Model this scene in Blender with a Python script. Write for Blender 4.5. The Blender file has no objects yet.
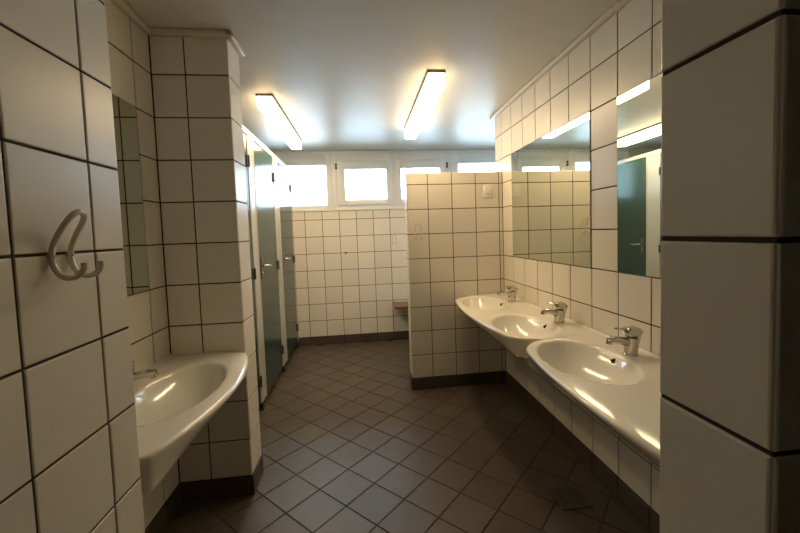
import bpy, bmesh, math, random
from mathutils import Vector, Matrix
random.seed(7)
SC = bpy.context.scene
COL = SC.collection
PI = math.pi

# ------------------------------------------------------------------ materials
def new_mat(name):
    m = bpy.data.materials.new(name); m.use_nodes = True
    nt = m.node_tree
    return m, nt, nt.nodes['Principled BSDF']

def plain(name, col, rough=.4, metal=0.0, spec=.5, coat=0.0, bump=0.0, bscale=40.0, var=0.0):
    m, nt, b = new_mat(name)
    b.inputs['Base Color'].default_value = (*col, 1)
    b.inputs['Roughness'].default_value = rough
    b.inputs['Metallic'].default_value = metal
    b.inputs['Specular IOR Level'].default_value = spec
    b.inputs['Coat Weight'].default_value = coat
    b.inputs['Coat Roughness'].default_value = .08
    if bump or var:
        tc = nt.nodes.new('ShaderNodeTexCoord')
        n = nt.nodes.new('ShaderNodeTexNoise'); n.inputs['Scale'].default_value = bscale
        n.inputs['Detail'].default_value = 4
        nt.links.new(tc.outputs['Object'], n.inputs['Vector'])
        if bump:
            bp = nt.nodes.new('ShaderNodeBump'); bp.inputs['Strength'].default_value = bump
            bp.inputs['Distance'].default_value = .01
            nt.links.new(n.outputs['Fac'], bp.inputs['Height'])
            nt.links.new(bp.outputs['Normal'], b.inputs['Normal'])
        if var:
            mx = nt.nodes.new('ShaderNodeMix'); mx.data_type = 'RGBA'
            mx.inputs['A'].default_value = (*[c * (1 - var) for c in col], 1)
            mx.inputs['B'].default_value = (*[min(1, c * (1 + var)) for c in col], 1)
            nt.links.new(n.outputs['Fac'], mx.inputs['Factor'])
            nt.links.new(mx.outputs['Result'], b.inputs['Base Color'])
    return m

def tile_mat(name, c1, c2, rough, bump, bscale, mottle=0.0):
    """glazed tile: each tile (mesh island) gets its own slight tint; faint waviness in the glaze"""
    m, nt, b = new_mat(name)
    g = nt.nodes.new('ShaderNodeNewGeometry')
    mx = nt.nodes.new('ShaderNodeMix'); mx.data_type = 'RGBA'
    mx.inputs['A'].default_value = (*c1, 1); mx.inputs['B'].default_value = (*c2, 1)
    nt.links.new(g.outputs['Random Per Island'], mx.inputs['Factor'])
    tc = nt.nodes.new('ShaderNodeTexCoord')
    n = nt.nodes.new('ShaderNodeTexNoise'); n.inputs['Scale'].default_value = bscale
    n.inputs['Detail'].default_value = 3
    nt.links.new(tc.outputs['Object'], n.inputs['Vector'])
    out = mx.outputs['Result']
    if mottle:
        n2 = nt.nodes.new('ShaderNodeTexNoise'); n2.inputs['Scale'].default_value = 9
        n2.inputs['Detail'].default_value = 6
        nt.links.new(tc.outputs['Object'], n2.inputs['Vector'])
        m2 = nt.nodes.new('ShaderNodeMix'); m2.data_type = 'RGBA'; m2.blend_type = 'MULTIPLY'
        m2.inputs['Factor'].default_value = mottle
        nt.links.new(out, m2.inputs['A']); nt.links.new(n2.outputs['Fac'], m2.inputs['B'])
        out = m2.outputs['Result']
    nt.links.new(out, b.inputs['Base Color'])
    bp = nt.nodes.new('ShaderNodeBump'); bp.inputs['Strength'].default_value = bump
    bp.inputs['Distance'].default_value = .004
    nt.links.new(n.outputs['Fac'], bp.inputs['Height'])
    nt.links.new(bp.outputs['Normal'], b.inputs['Normal'])
    b.inputs['Roughness'].default_value = rough
    b.inputs['Specular IOR Level'].default_value = .36
    return m

def emit_mat(name, col, strength):
    m, nt, b = new_mat(name)
    b.inputs['Base Color'].default_value = (.9, .88, .8, 1)
    b.inputs['Emission Color'].default_value = (*col, 1)
    b.inputs['Emission Strength'].default_value = strength
    return m

def glass_mat():
    m = bpy.data.materials.new('window_glass'); m.use_nodes = True
    nt = m.node_tree; nt.nodes.clear()
    o = nt.nodes.new('ShaderNodeOutputMaterial')
    t = nt.nodes.new('ShaderNodeBsdfTransparent'); t.inputs['Color'].default_value = (.95, .98, .98, 1)
    g = nt.nodes.new('ShaderNodeBsdfGlossy'); g.inputs['Roughness'].default_value = .02
    f = nt.nodes.new('ShaderNodeFresnel'); f.inputs['IOR'].default_value = 1.45
    mx = nt.nodes.new('ShaderNodeMixShader')
    nt.links.new(f.outputs[0], mx.inputs[0]); nt.links.new(t.outputs[0], mx.inputs[1]); nt.links.new(g.outputs[0], mx.inputs[2])
    nt.links.new(mx.outputs[0], o.inputs['Surface'])
    return m

def wood_mat():
    m, nt, b = new_mat('bench_wood')
    tc = nt.nodes.new('ShaderNodeTexCoord')
    mp = nt.nodes.new('ShaderNodeMapping'); mp.inputs['Scale'].default_value = (2, 30, 30)
    n = nt.nodes.new('ShaderNodeTexNoise'); n.inputs['Scale'].default_value = 3; n.inputs['Detail'].default_value = 6
    r = nt.nodes.new('ShaderNodeValToRGB')
    r.color_ramp.elements[0].color = (.10, .048, .026, 1); r.color_ramp.elements[0].position = .3
    r.color_ramp.elements[1].color = (.26, .135, .072, 1); r.color_ramp.elements[1].position = .7
    nt.links.new(tc.outputs['Object'], mp.inputs['Vector']); nt.links.new(mp.outputs[0], n.inputs['Vector'])
    nt.links.new(n.outputs['Fac'], r.inputs[0]); nt.links.new(r.outputs[0], b.inputs['Base Color'])
    b.inputs['Roughness'].default_value = .4
    return m

M = {}
M['tile'] = tile_mat('wall_tile', (.73, .68, .59), (.79, .735, .645), .3, .05, 16)
M['grout'] = plain('dark_grout', (.034, .027, .020), .9, bump=.2, bscale=200)
M['skirt'] = tile_mat('skirting_tile', (.066, .051, .040), (.082, .064, .050), .4, .1, 25)
M['floor'] = tile_mat('floor_tile', (.086, .068, .051), (.110, .088, .067), .38, .22, 30, .35)
M['fgrout'] = plain('floor_grout', (.035, .027, .02), .9)
M['ceiling'] = plain('ceiling_paint', (.68, .665, .62), .4, bump=.05, bscale=9, var=.05, spec=.17)
M['trimpaint'] = plain('cream_trim', (.66, .60, .49), .35)
M['frame'] = plain('window_white', (.80, .81, .82), .3)
M['glass'] = glass_mat()
M['ceramic'] = plain('white_ceramic', (.82, .78, .70), .12, coat=.25)
M['chrome'] = plain('chrome', (.62, .61, .58), .1, metal=1)
M['darkhole'] = plain('dark_hole', (.01, .01, .01), .6)
M['mirror'] = plain('mirror_glass', (.80, .86, .78), 0.0, metal=1)
M['mirroredge'] = plain('mirror_edge', (.30, .33, .27), .2)
M['door'] = plain('green_laminate', (.036, .072, .058), .2, coat=.0, spec=.24)
M['post'] = plain('pale_laminate', (.48, .46, .42), .25, spec=.35)
M['hinge'] = plain('dark_hinge', (.07, .065, .06), .4, metal=.6)
M['plate'] = plain('handle_plate', (.10, .10, .095), .35, metal=.5)
M['foot'] = plain('black_foot', (.02, .02, .02), .5)
M['hook'] = plain('cream_enamel', (.82, .76, .66), .25, coat=.3)
M['screw'] = plain('steel_screw', (.45, .43, .40), .3, metal=1)
M['plastic'] = plain('cream_plastic', (.84, .82, .77), .3)
M['wood'] = wood_mat()
M['steel'] = plain('drain_steel', (.075, .068, .058), .6, metal=.3)
M['lampbase'] = plain('lamp_base_grey', (.16, .15, .14), .5)
M['lamp'] = emit_mat('lit_diffuser', (1.0, .735, .42), 26.5)
M['lampend'] = emit_mat('lit_end_cap', (1.0, .75, .43), 4.5)
M['lampside'] = emit_mat('lit_prism_side', (1.0, .75, .43), 4.5)
M['conc'] = plain('plain_plaster', (.10, .095, .08), .8)
M['seal'] = plain('silicone', (.55, .50, .40), .4)

# ------------------------------------------------------------------ helpers
def mesh_obj(name, bm, mats, parent=None, smooth=False, loc=None):
    me = bpy.data.meshes.new(name)
    bmesh.ops.recalc_face_normals(bm, faces=bm.faces[:]) if False else None
    bm.to_mesh(me); bm.free()
    for m in (mats if isinstance(mats, (list, tuple)) else [mats]): me.materials.append(m)
    if smooth:
        for p in me.polygons: p.use_smooth = True
    o = bpy.data.objects.new(name, me); COL.objects.link(o)
    if parent: o.parent = parent
    if loc is not None: o.location = loc
    return o

def smooth_by_angle(o, deg=40):
    me = o.data
    for p in me.polygons: p.use_smooth = True
    bm = bmesh.new(); bm.from_mesh(me)
    lim = math.radians(deg)
    for e in bm.edges:
        if len(e.link_faces) == 2:
            e.smooth = e.calc_face_angle(0) < lim
    bm.to_mesh(me); bm.free()

def box(bm, x0, x1, y0, y1, z0, z1, mi=0, bev=0.0, seg=2):
    r = bmesh.ops.create_cube(bm, size=1)
    vs = r['verts']
    for v in vs:
        v.co = Vector(((x0 + x1) / 2 + v.co.x * (x1 - x0), (y0 + y1) / 2 + v.co.y * (y1 - y0), (z0 + z1) / 2 + v.co.z * (z1 - z0)))
    fs = set(f for v in vs for f in v.link_faces)
    for f in fs: f.material_index = mi
    if bev:
        es = set(e for v in vs for e in v.link_edges)
        bmesh.ops.bevel(bm, geom=list(es), offset=bev, segments=seg, affect='EDGES', profile=.5, material=mi)

def cyl(bm, p0, p1, r0, r1=None, seg=20, mi=0):
    p0, p1 = Vector(p0), Vector(p1); r1 = r0 if r1 is None else r1
    d = (p1 - p0)
    q = Vector((0, 0, 1)).rotation_difference(d.normalized()).to_matrix().to_4x4()
    r = bmesh.ops.create_cone(bm, cap_ends=True, segments=seg, radius1=r0, radius2=r1, depth=d.length,
                              matrix=Matrix.Translation((p0 + p1) / 2) @ q)
    for f in set(f for v in r['verts'] for f in v.link_faces): f.material_index = mi

def catmull(pts, n=6):
    P = [Vector(p) for p in pts]; out = []
    for i in range(len(P) - 1):
        a = P[max(i - 1, 0)]; b = P[i]; c = P[i + 1]; d = P[min(i + 2, len(P) - 1)]
        for k in range(n):
            t = k / n
            out.append(.5 * ((2 * b) + (c - a) * t + (2 * a - 5 * b + 4 * c - d) * t * t + (3 * b - a - 3 * c + d) * t ** 3))
    out.append(P[-1]); return out

def tube(bm, path, rad, seg=12, mi=0, flat=1.0):
    """sweep a (possibly flattened) circle along a path; rad may be a number or a function of 0..1"""
    path = [Vector(p) for p in path]; rings = []
    t0 = (path[1] - path[0]).normalized()
    ref = Vector((0, 0, 1)) if abs(t0.z) < .9 else Vector((0, 1, 0))
    nrm = (ref - t0 * ref.dot(t0)).normalized()
    for i, p in enumerate(path):
        t = (path[min(i + 1, len(path) - 1)] - path[max(i - 1, 0)]).normalized()
        nrm = (nrm - t * nrm.dot(t)).normalized(); bi = t.cross(nrm)
        r = rad(i / (len(path) - 1)) if callable(rad) else rad
        rings.append([bm.verts.new(p + nrm * math.cos(a) * r * flat + bi * math.sin(a) * r) for a in [2 * PI * k / seg for k in range(seg)]])
    for A, B in zip(rings, rings[1:]):
        for k in range(seg):
            f = bm.faces.new((A[k], A[(k + 1) % seg], B[(k + 1) % seg], B[k])); f.material_index = mi
    f = bm.faces.new(rings[0][::-1]); f.material_index = mi
    f = bm.faces.new(rings[-1]); f.material_index = mi

def thing(name, label, cat, loc=(0, 0, 0), group=None, rz=0):
    o = bpy.data.objects.new(name, None); COL.objects.link(o)
    o.empty_display_size = .05
    o.location = loc; o.rotation_euler = (0, 0, rz)
    o['label'] = label; o['category'] = cat
    if group: o['group'] = group
    return o

def structure(o, label=None):
    o['kind'] = 'structure'
    if label: o['label'] = label
    return o

def copy_thing(src, label, loc, rz=0):
    def rec(o, parent):
        c = o.copy(); COL.objects.link(c); c.parent = parent
        for ch in list(o.children): rec(ch, c)
        return c
    c = rec(src, None)
    c.location = loc; c.rotation_euler = (0, 0, rz); c['label'] = label
    return c

# ---- tiles
GAP = .0058
def clip_cells(a0, a1, phase, pitch):
    k = math.floor((a0 - phase) / pitch); out = []
    x = phase + k * pitch
    while x < a1 - 1e-6:
        lo, hi = max(x, a0), min(x + pitch, a1)
        if hi - lo > .012: out.append((lo, hi))
        x += pitch
    return out

def tile_quad(bm, O, U, V, N, u0, u1, v0, v1, h=.003, b=.0028, mi=0, gap=GAP):
    """one tile: flat top with a rounded (two-step) arris, sitting on the grout plane"""
    g = gap / 2
    u0 += g; u1 -= g; v0 += g; v1 -= g
    jit = [random.uniform(-.0004, .0004) for _ in range(4)]
    rings = []
    for ins, hh in ((0, -.001), (0, h * .45), (b * .3, h * .8), (b, h)):
        c = [(u0 + ins, v0 + ins), (u1 - ins, v0 + ins), (u1 - ins, v1 - ins), (u0 + ins, v1 - ins)]
        rings.append([bm.verts.new(O + U * u + V * v + N * (hh - h + (jit[i] if hh == h else 0))) for i, (u, v) in enumerate(c)])
    for A, B in zip(rings, rings[1:]):
        for k in range(4):
            f = bm.faces.new((A[k], A[(k + 1) % 4], B[(k + 1) % 4], B[k])); f.material_index = mi
    f = bm.faces.new(rings[-1]); f.material_index = mi

def tiles(bm, O, U, V, N, ur, vr, uph, vph, mi=0, pu=.2, pv=.2):
    O, U, V, N = Vector(O), Vector(U), Vector(V), Vector(N)
    flip = U.cross(V).dot(N) < 0
    st = len(bm.faces)
    for a in clip_cells(*ur, uph, pu):
        for c in clip_cells(*vr, vph, pv):
            tile_quad(bm, O, U, V, N, *a, *c, mi=mi)
    if flip:
        bm.faces.ensure_lookup_table()
        for f in bm.faces[st:]: f.normal_flip()

X, Y, Z = Vector((1, 0, 0)), Vector((0, 1, 0)), Vector((0, 0, 1))
ZP = .0908          # phase of the horizontal joints
SK = .0991          # skirting height
H = 2.29            # ceiling
I = .003            # tile thickness over the grout bed

# ------------------------------------------------------------------ geometry constants (metres; the photographer stands at x=0, y=0)
XR, YP, YP2, YB = 1.18, 2.99, 3.142, 4.475
XN, YN = -.60, 1.0225
XL, YL, YL2 = -.9485, 1.909, 2.09
XJ, YJ0, YJ1 = .3705, .291, .4265
XC = -.79           # cubicle front
DT = 1.786          # divider top
XE = 2.75           # far right of the shower side
XW = -2.15          # rear wall of the cubicles
YE = -1.35          # wall behind the photographer

def wall(name, boxes, faces, label=None):
    """boxes: grout/core boxes (already inset); faces: (O,U,V,N,ur,vr,uph)"""
    bm = bmesh.new()
    for b in boxes: box(bm, *b, mi=1)
    for f in faces: tiles(bm, *f[:6], f[6], f[7] if len(f) > 7 else ZP)
    return structure(mesh_obj(name, bm, [M['tile'], M['grout']]), label)

# floor: square tiles laid on the diagonal
def build_floor():
    bm = bmesh.new()
    box(bm, XW - .1, XE + .1, YE - .1, YB + .15, -.12, -.003, mi=1)
    s = .2; r = 2 ** -.5
    U = Vector((r, -r, 0)); V = Vector((r, r, 0)); O = Vector((-.5484, 3.0203, 0))
    for i in range(-30, 31):
        for j in range(-30, 31):
            c = O + U * ((i + .5) * s) + V * ((j + .5) * s)
            if XW < c.x < XE and YE < c.y < YB + .1:
                # the tile cut out around the floor drain
                if abs(c.x - .953) < .02 and abs(c.y - 1.632) < .02: pass
                tile_quad(bm, O, U, V, Z, i * s, (i + 1) * s, j * s, (j + 1) * s, h=.003, b=.002, mi=0, gap=.005)
    return structure(mesh_obj('floor', bm, [M['floor'], M['fgrout']]), 'brown floor tiles laid on the diagonal')
build_floor()

bm = bmesh.new(); box(bm, XW - .1, XE + .1, YE - .1, YB + .15, H, H + .12)
structure(mesh_obj('ceiling', bm, M['ceiling']), 'glossy painted ceiling')

# right wall with the mirrors
wall('wall_right', [(XR + I, XR + .15 - I, YJ1 - .1, YP2 - I, 0, H)],
     [((XR, 0, 0), Y, Z, -X, (YJ1, YP2), (SK, H), .1928),
      ((0, YP2, 0), X, Z, Y, (XR, XR + .15), (SK, H), .0),
      ((XR + .15, 0, 0), Y, Z, X, (YJ1, YP2), (SK, H), .1928)])
# low dividing wall
wall('wall_divider', [(.375 + I, XR + .01, YP + I, YP2 - I, 0, DT - I)],
     [((0, YP, 0), X, Z, -Y, (.375, XR), (SK, DT), .1494),
      ((.375, 0, 0), Y, Z, -X, (YP, YP2), (SK, DT), YP),
      ((0, YP2, 0), X, Z, Y, (.375, XR), (SK, DT), .1494),
      ((0, 0, DT), X, Y, Z, (.375, XR), (YP, YP2), .1494, YP)])
# back wall under the windows
wall('wall_back', [(XW, XE, YB + I, YB + .12, 0, 1.593)],
     [((0, YB, 0), X, Z, -Y, (XW, XE), (SK, 1.593), -.6504, ZP, 0, .2012, .2)])
# left pier (cross wall in front of the cubicles)
wall('wall_left_pier', [(XW, XN - I, YL + I, YL2 - I, 0, H)],
     [((0, YL, 0), X, Z, -Y, (XL, XN), (SK, H), .002),
      ((XN, 0, 0), Y, Z, X, (YL, YL2), (SK, H), YL),
      ((0, YL2, 0), X, Z, Y, (XW, XN), (SK, H), .002)])
# recess wall behind the single basin
wall('wall_left_recess', [(XL - .12, XL - I, YN - .05, YL + .01, 0, H)],
     [((XL, 0, 0), Y, Z, X, (YN, YL), (SK, H), .17)])
# near left wall with the hook
wall('wall_left', [(XL - .12, XN - I, YE, YN - I, 0, H)],
     [((XN, 0, 0), Y, Z, X, (YE, YN), (SK, H), .117),
      ((0, YN, 0), X, Z, Y, (XL, XN), (SK, H), .002)])
# right jamb beside the photographer
wall('wall_right_jamb', [(XJ + I, XR + .15, YJ0 + I, YJ1 - I, 0, H)],
     [((XJ, 0, 0), Y, Z, -X, (YJ0, YJ1), (SK, H), YJ0),
      ((0, YJ0, 0), X, Z, -Y, (XJ, XR + .15), (SK, H), XJ),
      ((0, YJ1, 0), X, Z, Y, (XJ, XR), (SK, H), XJ)])
# outer shell that closes the building (out of the photo)
M['white'] = plain('white_tile_coat', (.62, .60, .55), .3)
def shell(name, *b):
    bm = bmesh.new(); box(bm, *b); return structure(mesh_obj(name, bm, M['conc' if 'entry' in name else 'white']))
shell('wall_cubicle_rear', XW - .1, XW, YL, YB + .12, 0, H)
shell('wall_shower_right', XE, XE + .1, YP2 - .1, YB + .12, 0, H)
shell('wall_shower_front', XR + .15, XE + .1, YP2 - .15, YP2, 0, H)
shell('wall_entry_rear', XL - .12, XR + .2, YE - .1, YE, 0, H)
shell('wall_entry_right', XR + .15, XR + .25, YE - .1, YJ1, 0, H)

# skirting tiles
def skirt(name, runs):
    bm = bmesh.new()
    for (O, U, N, ur, ph) in runs:
        O, U, N = Vector(O), Vector(U), Vector(N)
        a = O + U * ur[0]; b = O + U * ur[1]
        c0 = a - N * .004; c1 = b + N * .003
        box(bm, min(c0.x, c1.x), max(c0.x, c1.x), min(c0.y, c1.y), max(c0.y, c1.y), 0, SK - .004, mi=1)
        tiles(bm, O + N * .006, U, Z, N, ur, (.0, SK), ph, 0.0)
    return structure(mesh_obj(name, bm, [M['skirt'], M['grout']]), 'dark brown skirting tiles')
skirt('baseboard_right', [((XR, 0, 0), Y, -X, (YJ1, YP), .1928)])
skirt('baseboard_divider', [((0, YP, 0), X, -Y, (.369, XR), .1494), ((.375, 0, 0), Y, -X, (YP - .006, YP2), YP - .006)])
skirt('baseboard_back', [((0, YB, 0), X, -Y, (XW, XE), -.6504)])
skirt('baseboard_left_pier', [((0, YL, 0), X, -Y, (XL, XN + .006), .002), ((XN, 0, 0), Y, X, (YL - .006, YL2), YL - .006)])
skirt('baseboard_left_recess', [((XL, 0, 0), Y, X, (YN, YL), .17)])
skirt('baseboard_left', [((XN, 0, 0), Y, X, (YE, YN), .117)])
skirt('baseboard_right_jamb', [((XJ, 0, 0), Y, -X, (YJ0 - .006, YJ1), YJ0 - .006), ((0, YJ0, 0), X, -Y, (XJ - .006, XR), XJ - .006)])

# ceiling moulding
def trim(name, runs):
    bm = bmesh.new()
    for b in runs:
        box(bm, *b, 2.262, H - .0005, bev=.007, seg=3)
    o = mesh_obj(name, bm, M['trimpaint']); smooth_by_angle(o)
    return structure(o, 'cream moulding under the ceiling')
T = .03
trim('trim_1', [(XR - T, XR + .002, YJ1 + .001, YP2 + T), (XR - T, XR + .15, YP2 - .002, YP2 + T)])
trim('trim_2', [(XL - .002, XL + T, YN, YL), (XL, XN + T, YL - T, YL + .002), (XN - .002, XN + T, YL - T, YL2 + .004)])

# ------------------------------------------------------------------ windows
def bar(bm, x0, x1, y0, y1, z0, z1): box(bm, x0, x1, y0, y1, z0, z1, bev=.004, seg=2)
def ring(bm, x0, x1, z0, z1, gx0, gx1, gz0, gz1, y0, y1):
    bar(bm, x0, gx0, y0, y1, z0, z1); bar(bm, gx1, x1, y0, y1, z0, z1)
    bar(bm, gx0 - .003, gx1 + .003, y0, y1, gz1, z1); bar(bm, gx0 - .003, gx1 + .003, y0, y1, z0, gz0)
WZ0, WZ1 = 1.603, H
def window(name, x0, x1, glass, sash=None, hinge_x=None, knob_x=None):
    gx0, gx1, gz0, gz1 = glass
    bm = bmesh.new()
    if sash is None:
        ring(bm, x0, x1, WZ0, WZ1 - .002, gx0, gx1, gz0, gz1, YB - .004, YB + .07)
    else:
        sx0, sx1, sz0, sz1 = sash
        ring(bm, x0, x1, WZ0, WZ1 - .002, sx0 + .012, sx1 - .012, sz0 + .012, sz1 - .012, YB - .004, YB + .07)
    bar(bm, x0, x1, YB - .016, YB + .01, 2.262, WZ1 - .002)       # cover strip under the ceiling
    bar(bm, x0, x1, YB - .012, YB + .02, WZ0 - .012, WZ0 + .012)  # bead on the tiles
    o = structure(mesh_obj(name, bm, M['frame']), 'white framed window high on the back wall'); smooth_by_angle(o, 30)
    if sash:
        bm = bmesh.new(); ring(bm, *sash, gx0, gx1, gz0, gz1, YB - .022, YB + .05)
        s = mesh_obj('sash', bm, M['frame'], o); smooth_by_angle(s, 30)
        bm = bmesh.new()
        for z in (2.125, 2.09): box(bm, hinge_x - .010, hinge_x + .010, YB - .034, YB - .004, z - .013, z + .013, bev=.003)
        mesh_obj('window_hinge', bm, M['hinge'], o)
        bm = bmesh.new(); cyl(bm, (knob_x, YB - .022, 1.90), (knob_x, YB - .04, 1.90), .011)
        mesh_obj('window_knob', bm, M['frame'], s)
    bm = bmesh.new(); box(bm, gx0 - .008, gx1 + .008, YB + .02, YB + .026, gz0 - .008, gz1 + .008)
    mesh_obj('window_pane', bm, M['glass'], o)
window('window_1', -1.12, -.315, (-1.05, -.383, 1.663, 2.128))
window('window_2', -.315, .417, (-.165, .325, 1.716, 2.074), (-.25, .385, 1.652, 2.172), -.262, .355)
window('window_3', .417, 1.12, (.50, .98, 1.716, 2.078), (.449, 1.055, 1.652, 2.172), 1.066, .47)
window('window_4', 1.12, 2.70, (1.211, 2.62, 1.663, 2.130))
shell('wall_back_upper_left', XW, -1.12, YB, YB + .12, 1.593, H)
shell('wall_back_upper_right', 2.70, XE, YB, YB + .12, 1.593, H)

# ------------------------------------------------------------------ toilet cubicles
DB, DTOP = .072, 2.045
def cubicle_frame():
    t = thing('cubicle_frame', 'pale pilasters and top rail framing the row of green toilet doors', 'partition frame', (XC, 2.9, 0))
    L = Vector((XC, 2.9, 0))
    def part(name, b, mat, bev=.003):
        bm = bmesh.new(); box(bm, b[0] - L.x, b[1] - L.x, b[2] - L.y, b[3] - L.y, b[4], b[5], bev=bev)
        return mesh_obj(name, bm, mat, t)
    for y0, y1 in ((2.812, 2.950), (3.590, 3.765), (4.425, YB - .006)):
        p = part('pilaster', (XC - .03, XC + .004, y0, y1, DB, DTOP), M['post'])
        m = (y0 + y1) / 2
        bm = bmesh.new(); box(bm, -.022, -.002, m - .022 - L.y, m + .022 - L.y, .012, DB + .01, bev=.003)
        box(bm, -.035, .006, m - .03 - L.y, m + .03 - L.y, 0.001, .014, bev=.003)
        mesh_obj('foot', bm, M['foot'], p)
    part('top_rail', (XC - .036, XC + .010, YL2 + .003, YB - .003, DTOP, 2.088), M['post'], .006)
    for y in (2.92, 3.70):
        part('divider_panel', (XW + .01, XC - .031, y - .012, y + .012, .12, 2.0), M['post'])
    for y in (2.954, 3.769):
        part('door_stop', (XC - .03, XC + .007, y - .004, y + .008, DB, DTOP), M['post'], .002)
    return t
cubicle_frame()

def handle_parts(panel, yh, out=.0):
    bm = bmesh.new(); box(bm, .001, .008, yh - .018, yh + .018, .985, 1.155, bev=.003)
    pl = mesh_obj('handle_plate', bm, M['plate'], panel)
    bm = bmesh.new()
    cyl(bm, (.006, yh, 1.085), (.05, yh, 1.085), .009, seg=14)
    tube(bm, catmull([(.046, yh - .006, 1.085), (.05, yh + .02, 1.086), (.049, yh + .07, 1.083), (.046, yh + .118, 1.083), (.036, yh + .128, 1.084)], 5), lambda u: .0095 - .002 * u, 12)
    cyl(bm, (.007, yh, 1.03), (.013, yh, 1.03), .008, seg=14)
    mesh_obj('door_handle', bm, M['chrome'], panel, smooth=True)

def toilet_door(y0, y1, label):
    t = thing('toilet_door', label, 'door', (XC, y0, 0), 'green toilet cubicle doors')
    w = y1 - y0
    bm = bmesh.new(); box(bm, -.032, 0, .006, w - .004, DB, DTOP - .004, bev=.0025)
    mesh_obj('door_panel', bm, M['door'], t)
    for z in (1.86, 1.045, .24):
        bm = bmesh.new()
        cyl(bm, (.007, w + .002, z - .042), (.007, w + .002, z + .042), .0085, seg=12)
        box(bm, .0005, .006, w - .030, w + .004, z - .038, z + .038)
        mesh_obj('door_hinge', bm, M['hinge'], t)
    handle_parts(t, .055)
    return t
toilet_door(YL2 + .01, 2.810, 'green toilet door right behind the tiled pier, mostly hidden by it')
toilet_door(2.964, 3.588, 'middle green toilet door, between the two full pale pilasters')
toilet_door(3.779, 4.423, 'farthest green toilet door, next to the windowed back wall')

# ------------------------------------------------------------------ lamps
def ceiling_light(x, y0, y1, zb, label):
    t = thing('ceiling_light', label, 'ceiling light', (x, (y0 + y1) / 2, H), 'fluorescent box lights on the ceiling')
    h = (y1 - y0) / 2; d = zb - H
    bm = bmesh.new(); box(bm, -.056, .056, -h, h, -.016, -.0005, bev=.003)
    mesh_obj('base_plate', bm, M['lampbase'], t)
    bm = bmesh.new(); box(bm, -.051, .051, -h + .05, h - .004, d, -.014, bev=.008, seg=3)
    for f in bm.faces:
        f.normal_update(); f.material_index = 0 if f.normal.z < -.7 else 1
    o = mesh_obj('diffuser', bm, [M['lamp'], M['lampside']], t); smooth_by_angle(o)
    bm = bmesh.new(); box(bm, -.0515, .0515, -h, -h + .0505, d - .0005, -.016, bev=.006, seg=3)
    o = mesh_obj('end_cap', bm, M['lampend'], t); smooth_by_angle(o)
ceiling_light(.495, 2.27, 3.53, 2.19, 'lit box light on the ceiling nearer the basins and mirrors')
ceiling_light(-.622, 2.685, 3.97, 2.20, 'lit box light on the ceiling above the toilet doors')

# ------------------------------------------------------------------ basins
def basin_mesh(W, depth, bow, cr, bowls, db, bev=.016, hgt=.110, nose=.010):
    """washbasin in local space: wall at x=0, room towards -x, y centred, rim top at z=0.
    bowls: list of (yc, xc, half length, half width, depth)."""
    hw = W / 2
    def D(y):
        t = min(1, abs(y) / hw)
        d = depth - bow * t * t
        e = hw - abs(y)
        if e < cr: d -= cr - math.sqrt(max(0, cr * cr - (cr - e) ** 2))
        return d
    def top(x, y, s):
        z = 0.0
        for (yc, xc, a, b, dp) in bowls:
            # egg-shaped bowl, steeper at the wall side
            dx = (x - xc) / b; dy = (y - yc) / a
            r = math.sqrt(dx * dx + dy * dy)
            if r < 1.12:
                if r < 1:
                    q = 1 - r ** 2.3
                    zz = -dp * (q ** .75) * (1 - .22 * dx)
                else: zz = 0
                # softened lip
                k = max(0, 1 - abs(r - 1) / .12)
                zz -= .004 * k * k
                z += zz
        return z
    bm = bmesh.new()
    ny = int(W / .0095); ns = 62
    ys = []
    for i in range(ny + 1):
        u = -1 + 2 * i / ny
        ys.append(hw * (u if abs(u) < .8 else math.copysign(.8 + .2 * math.sin((abs(u) - .8) / .2 * PI / 2) ** 1.0, u)))
    cols = []
    for y in ys:
        d = D(y); col = []
        zup = lambda x: .006 * max(0, 1 - abs(x) / .02)
        for j in range(ns + 1):
            s = j / ns
            x = -(d - bev) * s
            col.append(bm.verts.new((x, y, top(x, y, s) + zup(x) - nose * s ** 6)))
        for k in range(1, 6):        # rounded nose
            a = PI / 2 * k / 5
            col.append(bm.verts.new((-(d - bev) - bev * math.sin(a), y, -nose - bev + bev * math.cos(a))))
        dbb = min(db, d - .004)
        for k in range(1, 9):        # apron sloping back
            t = k / 8
            xx = -d + (d - dbb) * (t ** 1.15)
            col.append(bm.verts.new((xx, y, -nose - bev - (hgt - nose - bev) * t)))
        for k in range(1, 9):
            t = k / 8
            bell = 0
            for (yc, xc, a, b, dp) in bowls:
                bell = max(bell, math.exp(-((y - yc) / (a * .75)) ** 2))
            col.append(bm.verts.new((-dbb * (1 - t), y, -hgt - .05 * bell * math.sin(PI * t) ** 2)))
        cols.append(col)
    n = len(cols[0])
    for A, B in zip(cols, cols[1:]):
        for j in range(n - 1): bm.faces.new((A[j], A[j + 1], B[j + 1], B[j]))
        bm.faces.new((A[n - 1], A[0], B[0], B[n - 1]))
    bm.faces.new(cols[0][::-1]); bm.faces.new(cols[-1])
    bmesh.ops.recalc_face_normals(bm, faces=bm.faces[:])
    return bm

def overflow(parent, yc, x, z, tilt=1):
    bm = bmesh.new()
    cyl(bm, (x - .004, yc, z), (x + .012, yc, z + .004), .0085, seg=18)
    mesh_obj('overflow_hole', bm, M['darkhole'], parent)

def waste(parent, yc, x, z):
    bm = bmesh.new(); cyl(bm, (x, yc, z - .004), (x, yc, z + .006), .026, .022, seg=24)
    o = mesh_obj('plug', bm, M['chrome'], parent); smooth_by_angle(o)
    bm = bmesh.new()
    cyl(bm, (x, yc, -.192), (x, yc, -.160), .028)
    tube(bm, [(x, yc, -.178), (x + .08, yc, -.178), (-.002, yc, -.178)], .013)
    o = mesh_obj('drain_trap', bm, M['chrome'], parent); smooth_by_angle(o)

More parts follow.
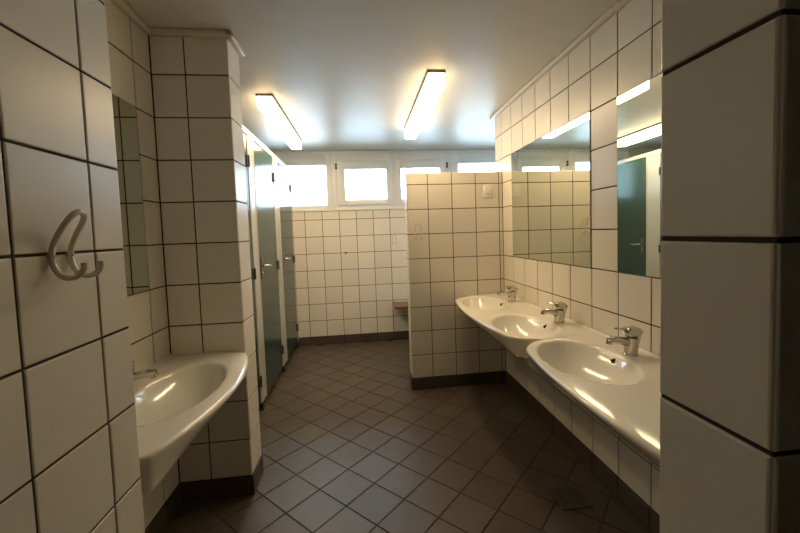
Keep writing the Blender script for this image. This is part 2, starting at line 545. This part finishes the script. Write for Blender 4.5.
RZ = .772
def double_basin(yc, label, bowls):
    t = thing('double_washbasin', label, 'washbasin', (XR - .001, yc, RZ), 'double washbasins under the mirrors')
    bl = [(b, -.295, .256 if b > -.39 else .235, .155, .125) for b in bowls]
    bm = basin_mesh(1.276, .506, .075, .14, bl, .42, bev=.011)
    o = mesh_obj('basin', bm, M['ceramic'], t); smooth_by_angle(o, 50)
    for b in bowls:
        overflow(t, b + .02, -.158, -.030)
        waste(t, b, -.30, -.122)
    bm = bmesh.new(); box(bm, -.004, 0, -.638, .638, .001, .008)
    mesh_obj('sealant_strip', bm, M['seal'], t)
    return t
double_basin(2.345, 'far white double washbasin, its end against the low dividing wall', (-.372, .295))
double_basin(1.066, 'near white double washbasin, cut off by the dark tiled jamb', (-.40, .327))

LZ = .75
def single_basin():
    t = thing('single_washbasin', 'single white washbasin filling the tiled recess on the left', 'washbasin', (XL + .001, 1.466, LZ), rz=PI)
    bm = basin_mesh(.884, .442, .086, .022, [(0, -.232, .272, .148, .12)], .362, bev=.014, hgt=.112)
    o = mesh_obj('basin', bm, M['ceramic'], t); smooth_by_angle(o, 50)
    overflow(t, .045, -.100, -.035); waste(t, 0, -.235, -.116)
    return t
single_basin()

# ------------------------------------------------------------------ taps
def tap(label, loc, rz=0):
    t = thing('mixer_tap', label, 'tap', loc, 'chrome single lever mixer taps', rz)
    # local: wall towards +x, spout towards -x
    bm = bmesh.new()
    tube(bm, catmull([(.0, 0, 0), (.001, 0, .02), (.004, 0, .05), (.006, 0, .072)], 4), lambda u: .025 + .0035 * u, 24)
    cyl(bm, (0, 0, 0), (0, 0, .005), .029, seg=28)
    body = mesh_obj('body', bm, M['chrome'], t); smooth_by_angle(body, 50)
    bm = bmesh.new()
    tube(bm, catmull([(.014, 0, .046), (-.02, 0, .056), (-.052, 0, .065), (-.080, 0, .068), (-.099, 0, .065)], 5), lambda u: .023 - .008 * u, 18, flat=.85)
    sp = mesh_obj('spout', bm, M['chrome'], t); smooth_by_angle(sp, 60)
    bm = bmesh.new(); cyl(bm, (-.092, 0, .066), (-.096, 0, .051), .0125, seg=18)
    a = mesh_obj('aerator', bm, M['chrome'], sp); smooth_by_angle(a)
    bm = bmesh.new()
    box(bm, -.024, .034, -.0255, .0255, .078, .116, bev=.011, seg=4)
    tube(bm, catmull([(-.012, 0, .108), (-.035, 0, .111), (-.050, 0, .113), (-.066, 0, .115)], 5), lambda u: .013 - .006 * u, 14, flat=.45)
    lv = mesh_obj('lever', bm, M['chrome'], t); smooth_by_angle(lv, 55)
    bm = bmesh.new(); cyl(bm, (.0065, 0, .071), (.007, 0, .079), .0215, seg=24)
    mesh_obj('collar', bm, M['plate'], t)
    bm = bmesh.new(); cyl(bm, (.033, 0, .03), (.046, 0, .082), .0026, seg=10); cyl(bm, (.045, 0, .078), (.050, 0, .098), .0045, .007, seg=12)
    cyl(bm, (.030, 0, .0), (.0335, 0, .033), .0026, seg=10)
    mesh_obj('popup_rod', bm, M['chrome'], t, smooth=True)
    return t
tp = tap('chrome mixer tap nearest the dark tiled jamb, on the near double washbasin', (1.090, 1.396, RZ - .001))
copy_thing(tp, 'chrome mixer tap under the big mirror, second from the dividing wall', (1.090, 1.958, RZ - .001))
copy_thing(tp, 'small looking chrome mixer tap farthest away, next to the dividing wall', (1.090, 2.630, RZ - .001))
tl = copy_thing(tp, 'chrome mixer tap on the left, half hidden by the near wall', (-.884, 1.463, LZ - .0005), PI)
for ch in tl.children:
    if ch.name.startswith('lever'): ch.rotation_euler = (0, 0, math.radians(-62))   # lever left turned aside

# ------------------------------------------------------------------ mirrors
def mirror(label, x, nx, y0, y1, z0=1.093, z1=1.889, rz=0):
    t = thing('wall_mirror', label, 'mirror', (x + nx * abs(rz) * .3, (y0 + y1) / 2, z0), 'frameless mirrors let into the tiles', rz)
    w = (y1 - y0) / 2; h = z1 - z0
    bm = bmesh.new(); box(bm, min(nx * .0005, nx * .0035), max(nx * .0005, nx * .0035), -w, w, 0, h)
    mesh_obj('backing', bm, M['mirroredge'], t)
    bm = bmesh.new()
    s = .0008; xx = nx * .0042
    box(bm, min(nx * .003, xx), max(nx * .003, xx), -w + s, w - s, s, h - s)
    mesh_obj('glass', bm, M['mirror'], t)
mirror('large mirror above the far washbasin, reflecting the dividing wall', XR, -1, 1.7945, 2.790)
mirror('mirror cut off by the right jamb, reflecting green doors and both lights', XR, -1, .596, 1.590)
mirror('narrow looking mirror in the left recess, mostly hidden by the near wall', XL, 1, 1.160, 1.757, rz=.020)

# ------------------------------------------------------------------ hooks
def hook(label, loc, rz):
    # local: wall plane x=0, room +x, legs at y = -+.0235
    t = thing('towel_hook', label, 'hook', loc, 'double wire hooks on the tiles', rz)
    half = [(.070, .0235, -.016), (.069, .0235, -.028), (.058, .0235, -.042), (.040, .0235, -.047), (.020, .0235, -.040), (.008, .0235, -.020), (.0065, .0235, 0), (.010, .0235, .020), (.024, .0230, .048), (.040, .021, .072), (.049, .013, .087)]
    pts = half + [(.051, 0, .092)] + [(a, -b, c) for a, b, c in half[::-1]]
    pts = [(a * .88 + .001, b, c * .93) for a, b, c in pts]
    bm = bmesh.new(); tube(bm, catmull(pts, 5), .0053, 14)
    mesh_obj('wire', bm, M['hook'], t, smooth=True)
    for s in (-1, 1):
        bm = bmesh.new(); cyl(bm, (.009, s * .0235, 0), (.0130, s * .0235, 0), .0036, .003, seg=14)
        mesh_obj('screw', bm, M['screw'], t)
        bm = bmesh.new(); cyl(bm, (.0003, s * .0235, 0), (.006, s * .0235, 0), .0045, seg=14)
        mesh_obj('spacer', bm, M['hook'], t)
    return t
hk = hook('big cream wire hook close up on the left tiled wall', (XN, .812, 1.2865), 0)
copy_thing(hk, 'cream wire hook on the low dividing wall, near its free end', (.460, YP, 1.293), -PI / 2)
copy_thing(hk, 'small distant wire hook on the back wall under the windows', (.392, YB, 1.222), -PI / 2)

# ------------------------------------------------------------------ socket on the divider
t = thing('wall_socket', 'cream switch and socket plate high on the dividing wall', 'socket', (1.051, YP, 1.623))
bm = bmesh.new(); box(bm, -.036, .036, -.010, -.0003, -.049, .049, bev=.004, seg=3)
o = mesh_obj('plate', bm, M['plastic'], t); smooth_by_angle(o)
bm = bmesh.new(); box(bm, -.027, .027, -.0135, -.009, .006, .042, bev=.002); mesh_obj('switch_rocker', bm, M['plastic'], t)
bm = bmesh.new(); box(bm, -.025, .025, -.012, -.009, -.042, -.002, bev=.002); so = mesh_obj('socket_face', bm, M['plastic'], t)
for dx in (-.010, .010):
    bm = bmesh.new(); cyl(bm, (dx, -.0126, -.018), (dx, -.0116, -.018), .0032, seg=12); mesh_obj('pin_hole', bm, M['darkhole'], so)
bm = bmesh.new(); cyl(bm, (0, -.0126, -.031), (0, -.0116, -.031), .0035, seg=12); mesh_obj('pin_hole', bm, M['darkhole'], so)

# ------------------------------------------------------------------ small plugged hole in the back wall
bm = bmesh.new(); cyl(bm, (0, -.0005, 0), (0, -.012, 0), .013, .010, seg=18)
o = mesh_obj('wall_plug', bm, M['foot'], loc=(-.192, YB, 1.088)); smooth_by_angle(o)
o['label'] = 'small dark plug stuck in the back wall tiles'; o['category'] = 'wall plug'

# ------------------------------------------------------------------ bench
t = thing('wall_bench', 'brown slatted wooden bench on the back wall, half behind the divider', 'bench', (.347, YB, .44))
for k in range(4):
    y1 = -.008 - k * .078; y0 = y1 - .070
    bm = bmesh.new(); box(bm, 0, 1.5, y0, y1, 0, .028, bev=.004, seg=3)
    o = mesh_obj('slat', bm, M['wood'], t); smooth_by_angle(o)
for x in (.42, 1.3):
    bm = bmesh.new(); box(bm, x - .018, x + .018, -.30, -.002, -.034, -.0005, bev=.002)
    box(bm, x - .018, x + .018, -.03, -.001, -.2, -.03, bev=.002)
    tube(bm, [(x, -.26, -.03), (x, -.02, -.19)], .012)
    mesh_obj('bracket', bm, M['hinge'], t)

# ------------------------------------------------------------------ floor drain
t = thing('floor_drain', 'square metal drain grate in the dark floor below the washbasins', 'drain', (.953, 1.632, .0))
bm = bmesh.new()
for (a, b, c, d) in ((-.075, .075, -.075, -.060), (-.075, .075, .060, .075), (-.075, -.060, -.0605, .0605), (.060, .075, -.0605, .0605)):
    box(bm, a, b, c, d, .0003, .0042)
mesh_obj('rim', bm, M['steel'], t)
bm = bmesh.new(); box(bm, -.0605, .0605, -.0605, .0605, .0003, .0012); mesh_obj('sump', bm, M['darkhole'], t)
bm = bmesh.new()
for k in range(6):
    c = -.0605 + (k + .5) * .121 / 6
    box(bm, c - .0038, c + .0038, -.0605, .0605, .0012, .0040); box(bm, -.0605, .0605, c - .0038, c + .0038, .0012, .0037)
mesh_obj('grate', bm, M['steel'], t)

# ------------------------------------------------------------------ daylight outside
w = bpy.data.worlds.new('outside'); SC.world = w; w.use_nodes = True
bg = w.node_tree.nodes['Background']
bg.inputs['Color'].default_value = (.60, .80, 1.0, 1)
bg.inputs['Strength'].default_value = 9.5

# ------------------------------------------------------------------ camera
F_PX, YAW, PITCH, ROLL, CX, CY = 370.92, .1161, .0549, -.034, 405.2, 252.78
fw = Vector((math.sin(YAW) * math.cos(PITCH), math.cos(YAW) * math.cos(PITCH), -math.sin(PITCH)))
r = Vector((math.cos(YAW), -math.sin(YAW), 0)); u = r.cross(fw)
c, s = math.cos(ROLL), math.sin(ROLL)
R_, U_ = c * r + s * u, c * u - s * r
cd = bpy.data.cameras.new('camera'); cam = bpy.data.objects.new('camera', cd); COL.objects.link(cam)
cd.sensor_fit = 'HORIZONTAL'; cd.sensor_width = 36; cd.lens = F_PX / 800 * 36
cd.shift_x = -(CX - 400) / 800; cd.shift_y = (CY - 266.5) / 800
cd.clip_start = .02
m = Matrix.Identity(4)
for i in range(3):
    m[i][0] = R_[i]; m[i][1] = U_[i]; m[i][2] = -fw[i]
m[0][3], m[1][3], m[2][3] = 0, 0, 1.3094
cam.matrix_world = m
SC.camera = cam

vs = SC.view_settings
vs.view_transform = 'Standard'; vs.look = 'None'; vs.gamma = 1; vs.use_curve_mapping = False
vs.exposure = 0.62
SC.cycles.max_bounces = 12; SC.cycles.diffuse_bounces = 6; SC.cycles.glossy_bounces = 6
SC.cycles.transparent_max_bounces = 8
